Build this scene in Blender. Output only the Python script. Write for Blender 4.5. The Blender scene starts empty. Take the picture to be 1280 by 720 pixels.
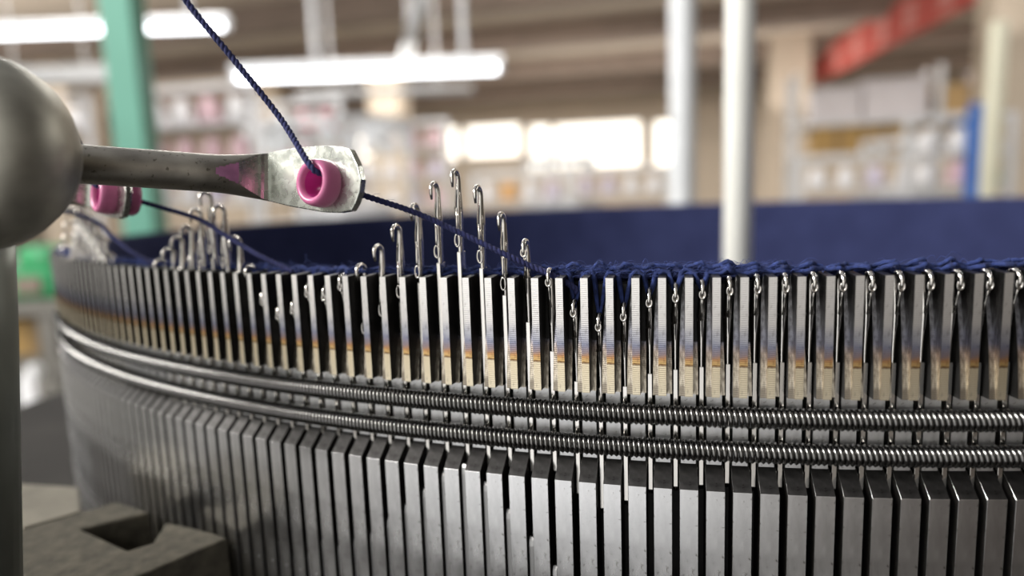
import bpy, bmesh, math, random
from mathutils import Vector, Matrix
random.seed(7)
PI = math.pi; sin, cos = math.sin, math.cos
scene = bpy.context.scene
COL = scene.collection

# ------------------------------------------------------------------ camera frame (world origin: centre of the cylinder rim)
S = 0.23                                            # cylinder radius in metres (z = 0 is its rim)
FPX = 833.163
CAM = Vector((0, -0.3085601, 0.00987348))
CR = Vector((0.9727366, 0.22930229, -0.03469821))
CU = Vector((0.00255414, 0.13901596, 0.99028685))
CF = Vector((-0.23189865, 0.96337688, -0.13464024))
def ray(u, v): return CF + CR*((u-640)/FPX) - CU*((v-360)/FPX)
def W(u, v, d): return CAM + ray(u, v)*d            # the point of the place seen at (u, v), d metres deep
def Wm(u, v, d): return W(u, v, d*.001)*1000        # the same in millimetres
def on_z(u, v, z):                                  # mm: where the sight line meets a level
    d = ray(u, v); t = (z*.001-CAM.z)/d.z
    return (CAM + d*t)*1000
def on_cyl(u, v, r):                                # mm: where it meets the near side of a drum of radius r
    d = ray(u, v); r *= .001
    a = d.x**2+d.y**2; b = 2*(CAM.x*d.x+CAM.y*d.y); c = CAM.x**2+CAM.y**2-r*r
    t = (-b-math.sqrt(b*b-4*a*c))/(2*a)
    return (CAM + d*t)*1000
NW = 475
DL = 2*PI/NW
def PHI(k): return -0.14978 + (k-30)*0.0132187 if -25 < k < 80 else -0.14978 + (k-30)*DL
PITCH = 230*DL

# ------------------------------------------------------------------ helpers
def me_from(name, verts, faces, mats, idx=None, smooth=False, scale=.001):
    me = bpy.data.meshes.new(name)
    me.from_pydata([(v[0]*scale, v[1]*scale, v[2]*scale) for v in verts], [], faces)
    for m in mats: me.materials.append(m)
    if idx: me.polygons.foreach_set('material_index', idx)
    if smooth: me.polygons.foreach_set('use_smooth', [True]*len(me.polygons))
    me.update()
    return me
def link(name, me, parent=None):
    o = bpy.data.objects.new(name, me); COL.objects.link(o)
    if parent is not None: o.parent = parent
    return o
def tag(o, label=None, cat=None, group=None, kind=None):
    if label: o['label'] = label
    if cat: o['category'] = cat
    if group: o['group'] = group
    if kind: o['kind'] = kind
    return o
def empty(name, loc=(0, 0, 0), rz=0):
    o = bpy.data.objects.new(name, None); COL.objects.link(o)
    o.location = loc; o.rotation_euler = (0, 0, rz); o.empty_display_size = .01
    return o
class MB:
    """collects shapes; build() links them as one mesh object"""
    def __init__(s): s.v = []; s.f = []; s.i = []; s.m = 0
    def add(s, vs, fs):
        b = len(s.v); s.v += [tuple(v) for v in vs]; s.f += [tuple(b+q for q in f) for f in fs]; s.i += [s.m]*len(fs)
        return s
    def prism(s, poly, a, b):                       # poly in one plane, swept from offset vector a to b
        n = len(poly); A = [Vector(p)+Vector(a) for p in poly]; B = [Vector(p)+Vector(b) for p in poly]
        return s.add(A+B, [tuple(range(n))[::-1], tuple(range(n, 2*n))]+[(i, (i+1) % n, n+(i+1) % n, n+i) for i in range(n)])
    def box(s, lo, hi):
        x0, y0, z0 = lo; x1, y1, z1 = hi
        return s.add([(x0,y0,z0),(x1,y0,z0),(x1,y1,z0),(x0,y1,z0),(x0,y0,z1),(x1,y0,z1),(x1,y1,z1),(x0,y1,z1)],
                     [(3,2,1,0),(4,5,6,7),(0,1,5,4),(1,2,6,5),(2,3,7,6),(3,0,4,7)])
    def loft(s, rings, cap=True, closed=False):
        n = len(rings[0]); vs = [p for r in rings for p in r]; fs = []
        m = len(rings)
        for i in range(m if closed else m-1):
            j = (i+1) % m
            for k in range(n): fs.append((i*n+k, i*n+(k+1) % n, j*n+(k+1) % n, j*n+k))
        if cap and not closed: fs += [tuple(range(n))[::-1], tuple(range((m-1)*n, m*n))]
        return s.add(vs, fs)
    def tube(s, pts, r, n=8, up=(0.13, .21, .97), cap=True, closed=False):
        pts = [Vector(p) for p in pts]; R = r if callable(r) else (lambda t: r)
        rings = []; m = len(pts); x = None
        for i, p in enumerate(pts):
            if closed: t = pts[(i+1) % m]-pts[i-1]
            else: t = pts[min(i+1, m-1)]-pts[max(i-1, 0)]
            t.normalize()
            if x is None: x = Vector(up).cross(t)
            else: x = x-t*x.dot(t)
            if x.length < 1e-9: x = t.orthogonal()
            x = x.normalized(); y = t.cross(x)
            rr = R(i/(m-1) if m > 1 else 0); rx, ry = rr if isinstance(rr, tuple) else (rr, rr)
            rings.append([p+x*(rx*cos(2*PI*k/n))+y*(ry*sin(2*PI*k/n)) for k in range(n)])
        return s.loft(rings, cap, closed)
    def rings_z(s, prof, n=32, c=(0, 0, 0), cap=True, closed=False):    # lathe about z: list of (r, z)
        return s.loft([[(c[0]+r*cos(2*PI*k/n), c[1]+r*sin(2*PI*k/n), c[2]+z) for k in range(n)] for r, z in prof], cap, closed)
    def mesh(s, name, mats, smooth=False, bevel=0, scale=.001, seg=1):
        mats = mats if isinstance(mats, (list, tuple)) else [mats]
        me = me_from(name, s.v, s.f, mats, s.i, smooth, scale)
        bm = bmesh.new(); bm.from_mesh(me)
        bmesh.ops.recalc_face_normals(bm, faces=bm.faces[:])
        if bevel:
            es = [e for e in bm.edges if len(e.link_faces) == 2 and e.calc_face_angle(0) > .5]
            bmesh.ops.bevel(bm, geom=es, offset=bevel*scale, segments=seg, affect='EDGES', profile=.5, clamp_overlap=True)
        bm.to_mesh(me); bm.free()
        if smooth: me.polygons.foreach_set('use_smooth', [True]*len(me.polygons))
        return me
    def build(s, name, mats, parent=None, **kw): return link(name, s.mesh(name, mats, **kw), parent)

# ------------------------------------------------------------------ materials
def new_mat(name):
    m = bpy.data.materials.new(name); m.use_nodes = True
    nt = m.node_tree; b = nt.nodes['Principled BSDF']
    return m, nt, b
def N(nt, t, **kw):
    n = nt.nodes.new(t)
    for k, v in kw.items(): setattr(n, k, v)
    return n
def ramp(nt, src, stops, interp='LINEAR'):
    r = N(nt, 'ShaderNodeValToRGB'); cr = r.color_ramp; cr.interpolation = interp
    while len(cr.elements) < len(stops): cr.elements.new(.5)
    for e, (p, c) in zip(cr.elements, stops):
        e.position = p; e.color = (*c, 1) if len(c) == 3 else c
    nt.links.new(src, r.inputs[0]); return r
def noise(nt, scale, stretch=None, detail=3, vec='Object'):
    tc = N(nt, 'ShaderNodeTexCoord'); n = N(nt, 'ShaderNodeTexNoise')
    n.inputs['Scale'].default_value = scale; n.inputs['Detail'].default_value = detail
    src = tc.outputs[vec]
    if stretch:
        mp = N(nt, 'ShaderNodeMapping'); mp.inputs['Scale'].default_value = stretch
        nt.links.new(src, mp.inputs[0]); src = mp.outputs[0]
    nt.links.new(src, n.inputs['Vector']); return n
def bump(nt, b, src, strength, dist):
    bp = N(nt, 'ShaderNodeBump'); bp.inputs['Strength'].default_value = strength; bp.inputs['Distance'].default_value = dist
    nt.links.new(src, bp.inputs['Height']); nt.links.new(bp.outputs[0], b.inputs['Normal']); return bp
def simple(name, col, rough=.5, metal=0, vary=.12, nscale=30, bumpd=0, spec=None, stretch=None):
    m, nt, b = new_mat(name)
    n = noise(nt, nscale, stretch)
    lo = tuple(c*(1-vary) for c in col); hi = tuple(min(1, c*(1+vary)) for c in col)
    r = ramp(nt, n.outputs['Fac'], [(.3, lo), (.7, hi)])
    nt.links.new(r.outputs[0], b.inputs['Base Color'])
    b.inputs['Roughness'].default_value = rough; b.inputs['Metallic'].default_value = metal
    if spec is not None: b.inputs['Specular IOR Level'].default_value = spec
    if bumpd: bump(nt, b, n.outputs['Fac'], .6, bumpd)
    return m
def steel(name, col, rough, nscale=900, stretch=(1, 1, .15), vary=.12, bumpd=.00001, rv=.1, spots=True):
    m, nt, b = new_mat(name)
    n = noise(nt, nscale, stretch, 4)
    r = ramp(nt, n.outputs['Fac'], [(.3, tuple(c*(1-vary) for c in col)), (.7, tuple(min(1, c*(1+vary)) for c in col))])
    out = r.outputs[0]
    if spots:                                       # dark oil specks of their own shape
        n2 = noise(nt, 1500, None, 2); r2 = ramp(nt, n2.outputs['Fac'], [(.28, (.35, .33, .30)), (.36, (1, 1, 1))])
        mx = N(nt, 'ShaderNodeMix', data_type='RGBA', blend_type='MULTIPLY'); mx.inputs[0].default_value = .8
        nt.links.new(out, mx.inputs[6]); nt.links.new(r2.outputs[0], mx.inputs[7]); out = mx.outputs[2]
    nt.links.new(out, b.inputs['Base Color'])
    mr = N(nt, 'ShaderNodeMapRange'); mr.inputs['To Min'].default_value = max(.05, rough-rv); mr.inputs['To Max'].default_value = rough+rv
    nt.links.new(n.outputs['Fac'], mr.inputs[0]); nt.links.new(mr.outputs[0], b.inputs['Roughness'])
    b.inputs['Metallic'].default_value = 1
    if bumpd: bump(nt, b, n.outputs['Fac'], .5, bumpd)
    return m
def tinted(name, front=True):
    """ground steel with the straw, orange and blue bands of heat tint, by height on the fin"""
    m, nt, b = new_mat(name)
    tc = N(nt, 'ShaderNodeTexCoord'); sx = N(nt, 'ShaderNodeSeparateXYZ'); nt.links.new(tc.outputs['Object'], sx.inputs[0])
    n = noise(nt, 700, None, 3)
    ad = N(nt, 'ShaderNodeMath', operation='MULTIPLY_ADD'); ad.inputs[1].default_value = .0012; nt.links.new(n.outputs['Fac'], ad.inputs[0]); nt.links.new(sx.outputs[2], ad.inputs[2])
    mr = N(nt, 'ShaderNodeMapRange'); mr.inputs['From Min'].default_value = -.0141+.0006; mr.inputs['From Max'].default_value = .0006
    nt.links.new(ad.outputs[0], mr.inputs[0])
    if front:
        st = [(0, (.74, .66, .50)), (.245, (.72, .62, .44)), (.262, (.18, .10, .05)), (.283, (.66, .44, .19)), (.33, (.50, .27, .13)), (.365, (.30, .24, .25)), (.42, (.26, .27, .35)), (.50, (.42, .42, .46)), (.62, (.64, .62, .60)), (1, (.78, .76, .73))]
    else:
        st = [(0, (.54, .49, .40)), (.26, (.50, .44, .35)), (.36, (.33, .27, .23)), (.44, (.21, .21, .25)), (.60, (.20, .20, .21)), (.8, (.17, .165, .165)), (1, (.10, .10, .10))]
    r = ramp(nt, mr.outputs[0], st)
    w = N(nt, 'ShaderNodeTexWave', bands_direction='Z'); w.inputs['Scale'].default_value = 1250; w.inputs['Distortion'].default_value = .8; w.inputs['Detail'].default_value = 1
    nt.links.new(tc.outputs['Object'], w.inputs[0])
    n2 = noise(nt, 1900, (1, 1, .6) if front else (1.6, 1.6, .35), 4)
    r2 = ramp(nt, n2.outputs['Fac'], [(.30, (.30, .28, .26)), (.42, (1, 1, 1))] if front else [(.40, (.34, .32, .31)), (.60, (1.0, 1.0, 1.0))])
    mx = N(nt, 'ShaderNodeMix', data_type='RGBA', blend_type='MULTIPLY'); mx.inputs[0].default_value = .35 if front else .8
    nt.links.new(r.outputs[0], mx.inputs[6]); nt.links.new(r2.outputs[0], mx.inputs[7])
    nt.links.new(mx.outputs[2], b.inputs['Base Color'])
    b.inputs['Metallic'].default_value = 1; b.inputs['Roughness'].default_value = .42 if front else .38
    sm = N(nt, 'ShaderNodeMath', operation='ADD'); nt.links.new(w.outputs['Fac'], sm.inputs[0]); nt.links.new(n2.outputs['Fac'], sm.inputs[1])
    bump(nt, b, sm.outputs[0], .5, .00003)
    return m
M = {}
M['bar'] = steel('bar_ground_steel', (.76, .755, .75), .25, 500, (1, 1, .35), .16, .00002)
M['chamfer'] = steel('chamfer_shaded_steel', (.085, .082, .08), .45, 900, (1, 1, 1), .3, .00002)  # dark overhead reflection painted into the base colour
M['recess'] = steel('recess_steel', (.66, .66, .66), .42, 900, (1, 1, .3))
M['oil_shade'] = simple('oil_and_shade_black', (.012, .011, .010), .45, 0, .4, 700, spec=.25)  # oily black steel; also painted shade in slots and on right fin faces
M['fin'] = tinted('heat_tinted_fin_front', True)
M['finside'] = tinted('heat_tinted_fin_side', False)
M['needle'] = steel('polished_needle_steel', (.78, .75, .70), .17, 600, (1, 1, .2), .05, 0, .05, False)
M['shank'] = steel('needle_shank_steel', (.40, .395, .39), .40, 600, (1, 1, .2), .08, 0, .06, False)
M['spring'] = steel('spring_wire_steel', (.20, .196, .19), .22, 800, None, .06, 0, .05, False)
M['rod'] = steel('cast_nickel_rod', (.33, .31, .27), .40, 350, (.25, 1, 1), .3, .00008)
M['knob'] = steel('dull_grey_knob', (.33, .32, .275), .5, 110, (1, 1, 1), .6, .0002, .1, False)
M['postgrey'] = simple('worn_post_grey', (.17, .18, .155), .5, .3, .3, 60)
M['plate'] = steel('ground_nickel_plate', (.52, .535, .49), .27, 900, (1, 1, 1), .12, .00007, .08, False)
M['paint'] = simple('magenta_marker_paint', (.44, .20, .36), .4, .4, .15, 800)
M['pink'] = simple('pink_ceramic', (.52, .15, .29), .22, 0, .05, 300)
M['pink_in'] = simple('pink_ceramic_bore', (.52, .05, .27), .25, 0, .05, 300)
M['yarn'] = simple('navy_yarn', (.022, .026, .095), .9, 0, .4, 2500)
M['loop'] = simple('blue_stitch_yarn', (.016, .029, .115), .95, 0, .5, 1500)
M['fuzz'] = simple('blue_fibre', (.035, .055, .19), .9, 0, .4, 900)
M['cast'] = simple('rough_cast_iron', (.066, .059, .043), .9, .2, .35, 420, .0005)
M['bed'] = simple('black_greasy_iron', (.022, .02, .018), .8, 0, .3, 40, .0003, spec=.2)
M['cast2'] = simple('greasy_cast_iron', (.15, .138, .11), .85, .1, .25, 120, .0003)
def fabric_mat():
    m, nt, b = new_mat('navy_knit')
    tc = N(nt, 'ShaderNodeTexCoord')
    w = N(nt, 'ShaderNodeTexWave', bands_direction='Z'); w.inputs['Scale'].default_value = 330; w.inputs['Distortion'].default_value = 2; w.inputs['Detail Scale'].default_value = 5
    nt.links.new(tc.outputs['Object'], w.inputs[0])
    n = noise(nt, 60, None, 4)
    r = ramp(nt, n.outputs['Fac'], [(.3, (.022, .027, .077)), (.7, (.031, .038, .102))])
    nt.links.new(r.outputs[0], b.inputs['Base Color'])
    b.inputs['Roughness'].default_value = .85; b.inputs['Specular IOR Level'].default_value = .12
    b.inputs['Sheen Weight'].default_value = .03; b.inputs['Sheen Roughness'].default_value = .4; b.inputs['Sheen Tint'].default_value = (.6, .65, .9, 1)
    bump(nt, b, w.outputs['Fac'], .5, .0004)
    return m
M['fabric'] = fabric_mat()
def emit(name, col, strength):
    m, nt, b = new_mat(name)
    b.inputs['Base Color'].default_value = (*col, 1); b.inputs['Emission Color'].default_value = (*col, 1); b.inputs['Emission Strength'].default_value = strength
    return m

# ------------------------------------------------------------------ the needle cylinder: trick walls with their fins
def P(u, r, z): return (u, -r, z)                   # local frame of a wall: u along the rim, r outward, z up (mm)
def wall_mesh():
    h = .352*PITCH; mb = MB()
    # section in (r, z), swept from -h to h; front is ground, chamfer is painted dark as if shaded, the rest recessed
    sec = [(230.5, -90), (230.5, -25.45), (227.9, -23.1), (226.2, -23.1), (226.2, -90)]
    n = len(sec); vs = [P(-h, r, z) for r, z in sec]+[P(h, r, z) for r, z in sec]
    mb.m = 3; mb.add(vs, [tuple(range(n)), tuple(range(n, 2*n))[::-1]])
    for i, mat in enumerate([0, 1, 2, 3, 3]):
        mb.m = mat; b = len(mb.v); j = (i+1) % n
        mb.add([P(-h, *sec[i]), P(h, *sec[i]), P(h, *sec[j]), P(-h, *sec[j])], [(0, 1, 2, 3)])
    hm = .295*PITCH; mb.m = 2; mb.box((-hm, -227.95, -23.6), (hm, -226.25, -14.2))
    me = mb.mesh('trick_wall', [M['bar'], M['chamfer'], M['recess'], M['oil_shade']])
    bm = bmesh.new(); bm.from_mesh(me)
    bmesh.ops.remove_doubles(bm, verts=bm.verts[:], dist=1e-7)
    bmesh.ops.recalc_face_normals(bm, faces=bm.faces[:])
    es = [e for e in bm.edges if len(e.link_faces) == 2 and e.calc_face_angle(0) > .3]
    bmesh.ops.bevel(bm, geom=es, offset=.000022, segments=1, affect='EDGES', profile=.5)
    bm.to_mesh(me); bm.free()
    return me
def fin_mesh():
    p = PITCH; mb = MB()
    # rows from the foot up: (z, left edge, left flange r, right edge, right strip r)
    rows = [(-14.1, -.37, 229.75, .36, 229.0), (-12.5, -.365, 229.6, .36, 228.75), (-11, -.36, 229.4, .355, 228.45), (-9.5, -.35, 229.15, .35, 228.0),
            (-8, -.335, 228.85, .34, 227.6), (-6.5, -.32, 228.5, .33, 227.2), (-5, -.30, 228.1, .31, 226.9), (-3.2, -.27, 227.6, .28, 226.7), (-1.4, -.22, 227.1, .23, 226.6), (-.2, -.18, 226.7, .19, 226.5)]
    fw = .148
    rings = []
    for z, l, rl, rr_, rs in rows:
        rings.append([P(l*p, 226.2, z), P(l*p, rl, z), P(-fw*p-.02, rl+.05, z), P(-fw*p, 230.0-.0*z, z), P(fw*p, 230.0, z), P(fw*p+.03, rs-.05, z), P(rr_*p, rs, z), P(rr_*p, 226.2, z)])
    n = 8
    for i in range(len(rings)-1):
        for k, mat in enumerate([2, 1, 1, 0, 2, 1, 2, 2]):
            if k == 5 and i > 3: mat = 2  # upper strip painted black as shade, like the fin's right face
            mb.m = mat; a, b = rings[i], rings[i+1]
            mb.add([a[k], a[(k+1) % n], b[(k+1) % n], b[k]], [(0, 1, 2, 3)])
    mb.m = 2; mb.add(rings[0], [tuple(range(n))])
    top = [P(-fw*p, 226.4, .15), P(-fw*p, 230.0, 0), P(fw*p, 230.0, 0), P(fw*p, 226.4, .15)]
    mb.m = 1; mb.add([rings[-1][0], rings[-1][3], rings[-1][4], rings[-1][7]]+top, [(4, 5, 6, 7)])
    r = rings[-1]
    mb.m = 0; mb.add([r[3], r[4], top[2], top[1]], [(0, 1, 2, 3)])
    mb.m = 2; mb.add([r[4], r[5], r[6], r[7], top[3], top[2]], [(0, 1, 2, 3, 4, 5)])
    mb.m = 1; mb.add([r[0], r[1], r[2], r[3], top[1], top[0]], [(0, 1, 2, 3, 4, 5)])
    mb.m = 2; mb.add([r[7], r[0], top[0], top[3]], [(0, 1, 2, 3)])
    me = mb.mesh('fin', [M['fin'], M['finside'], M['oil_shade']])
    bm = bmesh.new(); bm.from_mesh(me)
    bmesh.ops.remove_doubles(bm, verts=bm.verts[:], dist=1e-7)
    bmesh.ops.recalc_face_normals(bm, faces=bm.faces[:])
    bm.to_mesh(me); bm.free()
    return me
WALL, FIN = wall_mesh(), fin_mesh()
cyl = empty('needle_cylinder')
tag(cyl, 'large slotted steel needle cylinder ringed with upright trick walls and heat tinted fins', 'needle cylinder')
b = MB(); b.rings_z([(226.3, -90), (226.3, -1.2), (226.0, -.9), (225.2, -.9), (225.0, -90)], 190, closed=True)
o = b.build('cylinder_body', M['oil_shade'], cyl, smooth=False); o['label'] = 'dark oily drum behind the trick walls'
def copy_me(name, me, parent, rz):
    o = link(name, me, parent); o.rotation_euler = (0, 0, rz); return o
KS = list(range(-20, 80))
w0 = copy_me('trick_wall', WALL, cyl, PHI(KS[0])); f0 = link('fin', FIN, w0)
f0['label'] = w0['label'] = ''
for o in (f0, w0): del o['label']
for k in KS[1:]:
    w = w0.copy(); COL.objects.link(w); w.parent = cyl; w.rotation_euler = (0, 0, PHI(k))
    f = f0.copy(); COL.objects.link(f); f.parent = w
# the rest of the ring, seen of nothing here, as one part
vs, fs, ix = [], [], []
far_mats = [M['bar'], M['chamfer'], M['recess'], M['oil_shade'], M['fin'], M['finside'], M['oil_shade']]
rest = []
a0, a1 = PHI(79)+DL, PHI(-20)+2*PI-DL
cnt = int(round((a1-a0)/DL))
for i in range(cnt+1):
    a = a0+(a1-a0)*i/cnt; ca, sa = cos(a), sin(a)
    for me, off in ((WALL, 0), (FIN, 4)):
        bb = len(vs)
        vs += [(ca*v.co.x-sa*v.co.y, sa*v.co.x+ca*v.co.y, v.co.z) for v in me.vertices]
        fs += [tuple(bb+q for q in p.vertices) for p in me.polygons]; ix += [p.material_index+off for p in me.polygons]
o = link('trick_walls', me_from('trick_walls', vs, fs, far_mats, ix, False, 1.0), cyl); o['kind'] = 'stuff'

# ------------------------------------------------------------------ garter springs
def spring(z, label):
    mb = MB(); rc, rh, rw = 229.62, 1.03, .305; nc = NW*5; ns = 9
    rings = []
    for i in range(nc*ns):
        t = i/(nc*ns)*2*PI; a = i/ns*2*PI
        r = rc+rh*cos(a); zz = z-rh*sin(a)
        c = Vector((r*sin(t), -r*cos(t), zz))
        er = Vector((cos(a)*sin(t), -cos(a)*cos(t), -sin(a))); et = Vector((cos(t), sin(t), 0))
        rings.append([c+er*(rw*cos(q))+et*(rw*sin(q)) for q in (0, 1.2566, 2.5133, 3.7699, 5.0265)])
    n = 5; m = len(rings)
    mb.v = [tuple(p) for r in rings for p in r]
    mb.f = [(i*n+k, i*n+(k+1) % n, ((i+1) % m)*n+(k+1) % n, ((i+1) % m)*n+k) for i in range(m) for k in range(n)]
    me = me_from('garter_spring', mb.v, mb.f, [M['spring']], None, True)
    o = link('garter_spring', me); tag(o, label, 'spring', 'coil springs around the cylinder'); return o
spring(-16.56, 'upper of two coiled steel springs wrapped round the cylinder, just under the fins')
spring(-20.74, 'lower of two coiled steel springs wrapped round the cylinder, just above the thick bars')

# ------------------------------------------------------------------ latch needles
RN = 227.55                                          # radius of the needle line
def Q(u, r, z): return (u, -(r-RN), z)               # needle frame: origin on the needle line, z = 0 at the top of the hook
def needle_stem():
    mb = MB(); rings = []
    def ring(c, t, wu, wr):                          # oval section across direction t in the radial plane
        n = Vector((0, -t.z, t.y)); n.normalize()
        return [c+Vector((wu*cos(a), 0, 0))+n*(wr*sin(a)) for a in [2*PI*k/10 for k in range(10)]]
    path = [(-26, 0, .33, .52), (-12, 0, .33, .52), (-10.2, 0, .36, .50), (-9.0, .02, .40, .5), (-7.4, .06, .44, .55), (-6.2, .1, .52, .64), (-5.0, .1, .54, .68), (-4.0, .08, .50, .60), (-3.0, .02, .42, .46), (-2.2, -.05, .37, .40), (-1.5, -.1, .345, .37)]
    pts = [(Vector(Q(0, RN+dr, z)), wu, wr) for z, dr, wu, wr in path]
    for i in range(1, 10):                           # the hook, curving outward and down to a tapered tip
        a = PI*i/8.4
        rad = .95
        c = (RN-.1+rad-rad*cos(a), -1.25+rad*sin(a)*1.02)
        pts.append((Vector(Q(0, c[0], c[1])),   .345-.012*i, .36-.015*i))
    pts.append((Vector(Q(0, RN+1.66, -2.35)), .15, .13))
    for i, (c, wu, wr) in enumerate(pts):
        t = pts[min(i+1, len(pts)-1)][0]-pts[max(i-1, 0)][0]
        rings.append(ring(c, t, wu, wr))
    mb.loft(rings)
    me = mb.mesh('stem', [M['needle'], M['oil_shade']], smooth=True)
    return me
def needle_slit():                                   # the saw slot the latch swings in
    mb = MB()
    mb.loft([[Q(-.09*w, RN+d, z), Q(.09*w, RN+d, z), Q(.09*w, RN+d+.05, z), Q(-.09*w, RN+d+.05, z)] for z, d, w in [(-2.6, .44, .3), (-3.3, .56, 1), (-5.0, .755, 1), (-6.2, .72, .9), (-7.0, .61, .3)]])
    return mb.mesh('latch_slot', M['oil_shade'])
def needle_latch(up):
    mb = MB()
    if not up:
        bl = [(-5.0, .62, .17, .22), (-6.2, .80, .16, .20), (-7.6, .92, .13, .16), (-8.4, .98, .12, .12)]
    else:
        bl = [(-5.0, .75, .17, .22), (-3.9, 1.0, .15, .18), (-2.9, 1.3, .13, .15), (-2.2, 1.55, .12, .12)]
    rings = []
    for z, dr, wu, wr in bl: rings.append([Vector(Q(wu*cos(a), RN+dr+wr*sin(a), z)) for a in [2*PI*k/8 for k in range(8)]])
    mb.loft(rings)
    # the little spoon at the end of the latch: an open oval ring
    zc, dc = (-9.1, 1.0) if not up else (-1.75, 1.75)
    pts = [Vector(Q(.33*sin(a), RN+dc, zc+.80*cos(a)*(1 if not up else .6))) for a in [2*PI*k/14 for k in range(14)]]
    mb.tube(pts, .12, 8, closed=True)
    return mb.mesh('latch', M['needle'], smooth=True)
def needle_rivet():
    mb = MB(); mb.loft([[Q(x, RN+.35+.16*cos(a), -5.0+.16*sin(a)) for a in [2*PI*k/10 for k in range(10)]] for x in (-.49, .49)])
    return mb.mesh('rivet', M['oil_shade'])
def needle_shank():
    mb = MB(); w = .33
    prof = [(229.0, -38.9), (229.55, -38.65), (229.85, -39.1), (229.95, -39.9), (229.95, -85), (226.6, -85), (226.6, -38.9)]
    n = len(prof)
    mb.add([Q(-w, r, z) for r, z in prof]+[Q(w, r, z) for r, z in prof], [tuple(range(n)), tuple(range(n, 2*n))[::-1]]+[(i, n+i, n+(i+1) % n, (i+1) % n) for i in range(n)])
    return mb.mesh('shank', M['shank'], bevel=.07)
def needle_blade(zh=0):                                  # flat lower stem that the springs press on, stepped back at its foot
    mb = MB(); w = .27; zb = -25.4-max(0, zh)
    prof = [(228.3, -10.6), (228.3, zb), (227.4, zb-.9), (226.8, zb-.9), (226.8, -10.6)]
    n = len(prof)
    mb.add([Q(-w, r, z) for r, z in prof]+[Q(w, r, z) for r, z in prof], [tuple(range(n)), tuple(range(n, 2*n))[::-1]]+[(i, n+i, n+(i+1) % n, (i+1) % n) for i in range(n)])
    return mb.mesh('blade', M['shank'], bevel=.05)
STEM, SLIT, LATCH, LATCHUP, RIVET, SHANK = needle_stem(), needle_slit(), needle_latch(False), needle_latch(True), needle_rivet(), needle_shank()
def blade2(zh):                                        # one stem part: hooked wire, then the flat blade under it
    a = bmesh.new(); a.from_mesh(STEM); a.from_mesh(needle_blade(zh))
    me = STEM.copy(); a.to_mesh(me); a.free(); me.name = 'stem'
    me.materials.clear(); me.materials.append(M['needle'])
    return me
heights = {}
for base, vals in ((-6, [.3, 3, 5.6, 8.2, 10.9, 12.5, 12.2, 10.8, 9.4, 7.9, 5.4, 2.2]),
                   (12, [1.6, 3.6, 5.5, 7.4, 10, 12.6, 10.4, 5.6, 1.2, -2.5, -4.6, -3.6, -1.0, -1.4, .2, 1.7, 4.3, 6.95, 9.65, 12.3, 13.75, 11.65, 8.2, 4.8, 1.15, -2.6, -4.3, -3.0, -1.3, -.7, -.3, .1, .3, .4, .45, .45, .4, .4, .45, .4, .35, .4, .45])):
    for i, z in enumerate(vals): heights[base+i+.5] = z
ordw = ['first', 'second', 'third', 'fourth', 'fifth', 'sixth', 'seventh', 'eighth', 'ninth', 'tenth', 'eleventh', 'twelfth', 'thirteenth', 'fourteenth', 'fifteenth', 'sixteenth', 'seventeenth', 'eighteenth', 'nineteenth']
def needle_label(k):
    if k < 6:
        if k == -.5: return 'tallest blurred latch needle of the farthest cluster, beside the big round knob', 'latch needles in the far left cluster'
        n = int(round(abs(k+.5))); s = 'left' if k < -.5 else 'right'
        return f'blurred latch needle, {ordw[n-1]} to the {s} of the tallest in the farthest cluster', 'latch needles in the far left cluster'
    if k < 21:
        if k == 17.5: return 'tallest blurred latch needle of the cluster under the guide rod', 'latch needles in the cluster under the rod'
        n = int(round(abs(k-17.5))); s = 'left' if k < 17.5 else 'right'
        return f'blurred latch needle, {ordw[n-1]} to the {s} of the tallest in the cluster under the rod', 'latch needles in the cluster under the rod'
    if k < 28:
        n = int(round(28.5-k))
        return f'latch needle sunk in its slot, {ordw[n-1]} to the left of the sharp raised row', 'sunken latch needles left of the raised row'
    if k < 37:
        if k == 32.5: return 'tallest sharp latch needle, its open hook highest of the raised row', 'sharp raised latch needles'
        n = int(round(abs(k-32.5))); s = 'left' if k < 32.5 else 'right'
        return f'sharp raised latch needle, {ordw[n-1]} to the {s} of the tallest one', 'sharp raised latch needles'
    n = int(round(k-36.5))
    return f'lowered latch needle in the {ordw[n-1]} slot right of the last hook above the rim', 'lowered latch needles on the right'
STEMB = {}
def stem_for(z):
    q = max(0, round(z*2)/2)
    if q not in STEMB: STEMB[q] = blade2(q)
    return STEMB[q]
first = {}
for k in sorted(heights):
    z = heights[k]
    up = k > 35 or z < 1 and k > 20
    a = PHI(k)
    lab, grp = needle_label(k)
    loc = (RN*.001*sin(a), -RN*.001*cos(a), z*.001)
    if up not in first:
        n = empty('latch_needle', loc, a); first[up] = n
        link('stem', stem_for(z), n); l = link('latch', LATCHUP if up else LATCH, n); link('latch_slot', SLIT, n); link('rivet', RIVET, n); link('shank', SHANK, n)
    else:
        n = first[up].copy(); COL.objects.link(n); n.location = loc; n.rotation_euler = (0, 0, a)
        for c in first[up].children:
            d = c.copy(); COL.objects.link(d); d.parent = n
            if c.name.startswith('stem'): d.data = stem_for(z)
    tag(n, lab, 'needle', grp)

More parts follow.
